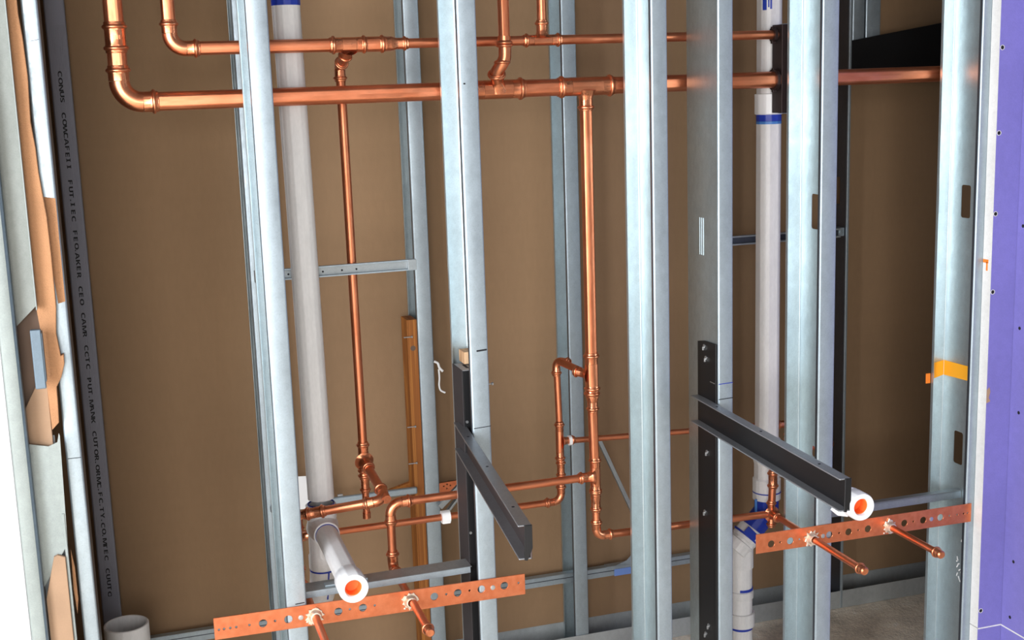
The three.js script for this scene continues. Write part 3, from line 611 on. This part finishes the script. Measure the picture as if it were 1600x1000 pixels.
{
  const t = thing('bracket_plate', 'black flat plate with slanted top bolted to the web of the fourth front stud', 'bracket', [1.25, 0, -0.05]);
  const s = new THREE.Shape([[0.004, 0.003], [0.092, 0.003], [0.092, 0.958], [0.060, 0.964], [0.004, 0.966]].map((p) => new THREE.Vector2(...p)));
  part('plate', new THREE.ExtrudeGeometry(s, { depth: 0.003, bevelEnabled: true, bevelSize: 0.0006, bevelThickness: 0.0006, bevelSegments: 1 }).rotateY(Math.PI / 2).translate(1.2498, 0, 0), M.black, t);
  for (const [y, z] of [[0.953, -0.058], [0.928, -0.050], [0.712, -0.046], [0.567, -0.058], [0.297, -0.041], [0.271, -0.056]])
    part('bolt', [lathe(V(1.2495, y, z), nX, [[0.0046, 0], [0.0046, 0.002], [0.0025, 0.0032], [0, 0.0034]], 14), box(1.244, 1.2485, y - 0.009, y - 0.001, z - 0.0015, z + 0.0015, 0.0005)], M.screw, t);
  part('notch_mark', box(1.2484, 1.2492, 0.877, 0.8785, -0.030, -0.008), M.screw, t);
}

// ---------------------------------------------------------------- braces, bars and small hardware
{
  const t = thing('steel_brace', 'low level steel brace in front of the white drain, passing under its outlet', 'brace', [0.51, 0.515, -0.045]);
  const tilt = (g) => g.translate(-0.51, -0.525, 0).rotateZ(0.006).translate(0.51, 0.525, 0);
  part('top_leg', tilt(box(0.329, 0.685, 0.5290, 0.5305, -0.078, -0.030, 0.0005)), M.galvDull, t);
  part('front_leg', tilt(box(0.329, 0.682, 0.5165, 0.5300, -0.0308, -0.0292, 0.0006)), M.galv, t);
  part('tab', tilt(box(0.372, 0.398, 0.5305, 0.534, -0.058, -0.040, 0.001)), M.galv, t);
  part('tab', tilt(box(0.447, 0.462, 0.5305, 0.536, -0.058, -0.042, 0.001)), M.galv, t);
}
{
  const t = thing('steel_brace', 'mid height steel brace between the left studs, behind the drain pipe', 'brace', [0.56, 1.10, -0.28]);
  const z = -0.2768;
  part('face', box(0.300, 0.652, 1.1430, 1.1630, z - 0.011, z - 0.0098), M.galvDull, t);
  part('top_leg', box(0.300, 0.652, 1.1620, 1.1655, z - 0.011, z, 0.0006), M.galv, t);
  part('bottom_leg', box(0.300, 0.652, 1.1410, 1.1445, z - 0.011, z, 0.0006), M.galv, t);
  for (const x of [0.371, 0.446, 0.488, 0.520]) part('screw_hole', lathe(V(x, 1.152, z - 0.0098), Z, [[0.0022, 0], [0.0022, 0.0006], [0, 0.0006]], 10), M.ink, t);
  part('end_clip', [box(0.634, 0.6535, 1.142, 1.165, z - 0.0115, z + 0.0003, 0.001)], M.galvDull, t);
  part('stud_clip', [box(0.298, 0.300, 1.141, 1.1655, z - 0.011, -0.1532), box(0.292, 0.318, 1.141, 1.1655, -0.1545, -0.1532)], M.galvDull, t);
}
stud('back stud almost hidden behind the stud with the black plate', 1.5330, 1.5710, 'left', ZB, DB, {});
{
  const t = thing('steel_brace', 'dark mid height steel brace behind the right drain pipe', 'brace', [1.75, 1.09, -0.6]);
  part('top_leg', box(1.540, 1.925, 1.1145, 1.1190, -0.600, -0.586, 0.0006), M.galvDull, t);
  part('face', box(1.540, 1.925, 1.0955, 1.1170, -0.5998, -0.5985), M.galvDark, t);
  part('bottom_leg', box(1.540, 1.925, 1.0935, 1.0980, -0.600, -0.586, 0.0006), M.galvDull, t);
}
{
  const t = thing('steel_bar', 'small steel bar behind the lower copper pipes, left of the wooden board', 'brace', [0.55, 0.52, -0.595]);
  part('bar', box(0.330, 0.703, 0.5185, 0.5375, -0.5985, -0.586, 0.005), M.galv, t);
  part('end_screw', lathe(V(0.503, 0.541, -0.592), X, [[0.003, -0.004], [0.003, 0.008], [0, 0.009]], 10), M.screw, t);
}
{
  const t = thing('bridging_channel', 'white steel bridging channel threaded low through the back studs', 'channel', [0.72, 0.188, -0.65]);
  part('top_leg', box(-0.04, 1.52, 0.2145, 0.2165, -0.668, -0.648, 0.0006), M.galv, t);
  part('web', box(-0.04, 1.52, 0.190, 0.2155, -0.6495, -0.648), M.galv, t);
  part('groove', box(-0.04, 1.52, 0.2035, 0.2055, -0.6482, -0.6474), M.galvDark, t);
  part('blue_tape', box(1.262, 1.325, 0.188, 0.2075, -0.6476, -0.6464, 0.0004), M.blueTape, t);
  part('clip', [box(1.240, 1.30, 0.2165, 0.2185, -0.668, -0.646, 0.0006), slab([[1.262, 0.2165], [1.335, 0.2165], [1.335, 0.270], [1.318, 0.245], [1.30, 0.228]], -0.6495, -0.648)], M.galv, t);
}
{
  const t = thing('steel_bar', 'straight steel bar above the right copper strap, reaching the rightmost stud', 'brace', [1.76, 0.51, -0.07]);
  part('top_leg', box(1.548, 1.9475, 0.5205, 0.5235, -0.085, -0.066, 0.0008), M.galvDull, t);
  part('face', box(1.548, 1.9475, 0.5035, 0.5225, -0.0672, -0.066, 0.0004), M.galv, t);
}
{
  const g = 'thin diagonal steel straps low in the chase';
  const a = V(1.190, 0.612, -0.55), b = V(1.285, 0.395, -0.55);
  const d = b.clone().sub(a), ang = Math.atan2(d.y, d.x);
  solo('diagonal_strap', 'slanting steel strap low between the thick copper drop and the wide stud', 'strap', [box(-0.0, d.length(), -0.006, 0.004, -0.012, 0, 0.0008).rotateZ(ang).translate(a.x, a.y, a.z)], M.galvDull);
  solo('diagonal_strap', 'short slanting steel brace piece over the back stud beside the wooden board', 'strap', [box(0, 0.075, -0.014, 0.0, -0.012, 0, 0.001).rotateZ(0.72).translate(0.752, 0.484, -0.575), box(0, 0.055, -0.006, 0.0, -0.012, 0.004, 0.001).rotateZ(0.85).translate(0.768, 0.462, -0.572)], M.galvDull);
}
{ // wooden board screwed to the back stud
  const t = thing('wooden_board', 'orange brown wooden board standing against the side of a back stud', 'board', [0.712, 0, -0.65]);
  part('board', box(0.6985, 0.7245, 0.003, 0.968, -0.665, -0.6025, 0.002), M.wood, t);
  for (const [x, y] of [[0.707, 0.925], [0.705, 0.693], [0.704, 0.597], [0.700, 0.315]]) part('screw', [lathe(V(x - 0.012, y, -0.600), X, [[0.0016, -0.006], [0.0016, 0.012], [0.0035, 0.013], [0.0035, 0.016], [0, 0.017]], 10)], M.screw, t);
  part('knot', lathe(V(0.712, 0.895, -0.6026), Z, [[0, 0.0005], [0.006, 0.0005], [0.007, 0]], 16), M.shadeKnotBrown, t);
  solo('wood_offcut', 'thin slanting wooden strip beside the foot of the wooden board', 'board', slab([[0.630, 0.500], [0.700, 0.512], [0.700, 0.530], [0.630, 0.512]], -0.668, -0.655, [], 0.001), M.wood);
  solo('wood_block', 'small pale wooden block tucked on top of the slim black upright', 'block', box(0.703, 0.7275, 0.9585, 0.985, -0.132, -0.092, 0.002), M.woodPale);
}
solo('copper_strap', 'small far piece of punched copper strap on the brown board', 'strap', slab([[0.772, 0.481], [0.85, 0.481], [0.85, 0.509], [0.772, 0.506]], -0.690, -0.687, [[0.797, 0.497, 0.002], [0.805, 0.490, 0.002], [0.806, 0.501, 0.002], [0.815, 0.497, 0.002]], 0.0003), M.strap);
solo('pipe_clamp', 'white plastic clamp round the thin lower copper pipe', 'clamp', [lathe(V(0.6895, 0.5525, -0.30), X, [[r12, 0], [r12 + 0.007, 0.0005], [r12 + 0.007, 0.0205], [r12, 0.021]], 24), box(0.690, 0.710, 0.538, 0.556, -0.312, -0.289, 0.002)], M.whitePlastic);
solo('pipe_clamp', 'small white clamp on the slender copper pipe beside the thick riser', 'clamp', [lathe(V(1.0095, 0.6995, -0.30), X, [[r12 - 0.001, 0], [r12 + 0.0042, 0.0005], [r12 + 0.0042, 0.0075], [r12 - 0.001, 0.008]], 24)], M.whitePlastic);
{
  const t = thing('cable_tie', 'curled white tie sticking out beside a back stud', 'tie', [0.772, 0.77, -0.595]);
  const c1 = new THREE.CatmullRomCurve3([V(0.764, 0.857, -0.597), V(0.771, 0.853, -0.59), V(0.774, 0.842, -0.588), V(0.782, 0.832, -0.585)]);
  const c2 = new THREE.CatmullRomCurve3([V(0.772, 0.838, -0.588), V(0.7735, 0.815, -0.59), V(0.772, 0.795, -0.59), V(0.775, 0.783, -0.588), V(0.786, 0.776, -0.586)]);
  part('band', new THREE.TubeGeometry(c1, 20, 0.0032, 8), M.whitePlastic, t); part('tail', new THREE.TubeGeometry(c2, 28, 0.0024, 8), M.whitePlastic, t);
}
solo('screw', 'single steel screw poking out right of the second front stud', 'screw', lathe(V(0.729, 0.921, -0.05), X, [[0.0013, 0], [0.0013, 0.020], [0.0036, 0.021], [0.0036, 0.024], [0, 0.025]], 12), M.screw);
{
  const t = thing('paper_tag', 'white sheet half hidden behind the left drain pipe', 'sheet', [0.42, 0.52, -0.585]);
  part('sheet', slab([[0.385, 0.520], [0.44, 0.519], [0.44, 0.602], [0.385, 0.606]], -0.5858, -0.5846), M.whitePlastic, t);
}
{ // clamp strut on the back of the slotted stud
  const t = thing('pipe_strut', 'dark strut with two pipe clamps beside the right drain pipe', 'strut', [1.513, 1.45, -0.18]);
  part('strut', [box(1.5025, 1.519, 1.454, 1.653, -0.215, -0.190 + 0.02, 0.001)], M.clampDark, t);
  part('strut_edge', box(1.5185, 1.5215, 1.452, 1.655, -0.215, -0.168, 0.0008), M.galv, t);
  for (const [y, z, r] of [[yh, zh, rm], [yu, zu + 0.0, r34]]) {
    const c = part('clamp', lathe(V(1.490, y, z), X, [[r + 0.0003, 0], [r + 0.006, 0.0005], [r + 0.006, 0.0085], [r + 0.0003, 0.009]], 30), M.clampDark, t);
    part('clamp_bolt', [box(1.489, 1.500, y - r - 0.010, y - r - 0.003, z - 0.004, z + 0.004, 0.001), box(1.489, 1.500, y + r + 0.003, y + r + 0.008, z - 0.004, z + 0.004, 0.001)], M.clampDark, c);
  }
  part('clamp', lathe(V(1.503, yu, -0.19), X, [[0.003, 0], [r34 + 0.003, 0.0], [r34 + 0.003, 0.016], [0.003, 0.016]], 24), M.copper, t);
}
{ // black beam at the upper right
  const t = thing('steel_beam', 'black flat beam behind the copper pipe at upper right', 'beam', [2.2, 1.51, -0.612]);
  part('plate', slab([[1.952, 1.512], [2.69, 1.498], [2.69, 1.73], [1.952, 1.621]], -0.617, -0.603, [], 0.001), M.black, t);
}
{ // yellow tape round the rightmost stud
  const t = thing('marking_tape', 'yellow tape band wrapped round the rightmost front stud', 'tape', [1.93, 0.78, -0.1]);
  part('back_band', slab([[1.9135, 0.788], [1.9478, 0.797], [1.9478, 0.834], [1.9135, 0.828]], -0.1505, -0.1498), M.tape, t);
  part('side_band', new THREE.ExtrudeGeometry(new THREE.Shape([[0.012, 0.803], [0.149, 0.797], [0.149, 0.834], [0.012, 0.838]].map((p) => new THREE.Vector2(...p))), { depth: 0.0006, bevelEnabled: false }).rotateY(Math.PI / 2).translate(1.9479, 0, 0), M.tape, t);
  part('tape_end', box(1.9005, 1.9125, 0.778, 0.803, -0.156, -0.1525, 0.0008), M.tag, t);
}

// ---------------------------------------------------------------- torn end of the left partition
{
  const t = thing('door_jamb', 'worn grey steel jamb, facet shading painted in, at the left edge of the picture', 'jamb', [-0.16, 0, 0.03]);
  part('outer_flange', sheet([[-0.1935, 0.02], [-0.1935, 0.054], ...arc2(-0.1895, 0.056, 0.004, Math.PI, Math.PI / 2, 4), [-0.176, 0.060], [-0.170, 0.058]], 0.0015, 0.003, H), M.jambPale, t);  // jamb facets use paler and darker copies: their shading is painted in
  part('return', sheet([[-0.170, 0.058], [-0.166, 0.055], [-0.1655, 0.03]], 0.0015, 0.003, H), M.jambBlue, t);
  part('recess', slab([[-0.166, 1.140], [-0.128, 1.176], [-0.1275, H], [-0.166, H]], 0.028, 0.0295), M.jamb, t);
  part('lip', box(-0.1285, -0.1265, 1.17, H, 0.028, 0.046, 0.0008), M.jambPale, t);
  part('torn_plate', slab([[-0.166, 0.920], [-0.132, 0.912], [-0.116, 0.918], [-0.112, 0.935], [-0.1105, 0.93], [-0.116, 0.72], [-0.150, 0.665], [-0.166, 0.640]], 0.0285, 0.030), M.jambPale, t);
  part('side_strip', box(-0.1215, -0.1165, 0.003, 0.78, 0.018, 0.032, 0.001), M.jambPale, t);
  part('web', box(-0.166, -0.121, 0.003, 0.925, 0.0, 0.002), M.galvDull, t);
}
{
  const t = thing('torn_board', 'torn brown paper faced board between the grey jamb and the pale stud', 'board', [-0.12, 0, 0.015]);
  part('upper_paper', slab([[-0.130, H], [-0.110, H], [-0.1095, 1.69], [-0.106, 1.649], [-0.104, 1.583], [-0.107, 1.504], [-0.103, 1.459], [-0.102, 1.414], [-0.0955, 1.333], [-0.0945, 1.263], [-0.095, 1.169], [-0.0995, 1.12], [-0.0955, 1.078], [-0.090, 1.080], [-0.0905, 1.062], [-0.098, 1.038], [-0.108, 1.020], [-0.1085, 0.99], [-0.110, 0.953], [-0.123, 0.940], [-0.1245, 1.027], [-0.126, 1.13], [-0.130, 1.18]], 0.006, 0.022, [], 0.001), M.kraft, t);
  part('inner_paper', slab([[-0.166, 0.90], [-0.124, 0.91], [-0.124, 1.06], [-0.166, 0.985]], 0.010, 0.018, [], 0.001), M.kraftPale, t);
  part('cavity_shade', slab([[-0.166, 0.97], [-0.122, 1.02], [-0.122, 1.22], [-0.166, 1.18]], 0.002, 0.008), M.shadeKnotBrown, t);  // dark slab paints the shade of the open gap
  part('lower_paper', slab([[-0.142, 0.700], [-0.135, 0.703], [-0.122, 0.697], [-0.1218, 0.003], [-0.163, 0.003], [-0.163, 0.62]], 0.030, 0.0375, [], 0.001), M.kraftPale, t);
  part('paper_scrap', slab([[-0.1125, 0.70], [-0.1085, 0.665], [-0.108, 0.60], [-0.112, 0.57], [-0.115, 0.62]], 0.004, 0.010, [], 0.001), M.kraft, t);
}
solo('steel_clip', 'blue grey steel clip plate fixed in the torn gap of the left jamb', 'clip', [box(-0.142, -0.1235, 1.028, 1.137, 0.050, 0.062, 0.002).translate(0, 0, 0), box(-0.1245, -0.122, 1.04, 1.13, 0.03, 0.060, 0.001)], M.jambBlue);
solo('paper_patch', 'tan paper remnant stuck on the pale front stud at far left', 'paper', slab([[-0.1045, 1.37], [-0.0785, 1.365], [-0.079, 1.175], [-0.0915, 1.172], [-0.094, 1.21], [-0.099, 1.29]], 0.0002, 0.0012), M.kraft);

for (const o of scene.children) o.traverse?.((m) => { if (m.isMesh) { m.castShadow = true; m.receiveShadow = true; } });
renderer.render(scene, camera);
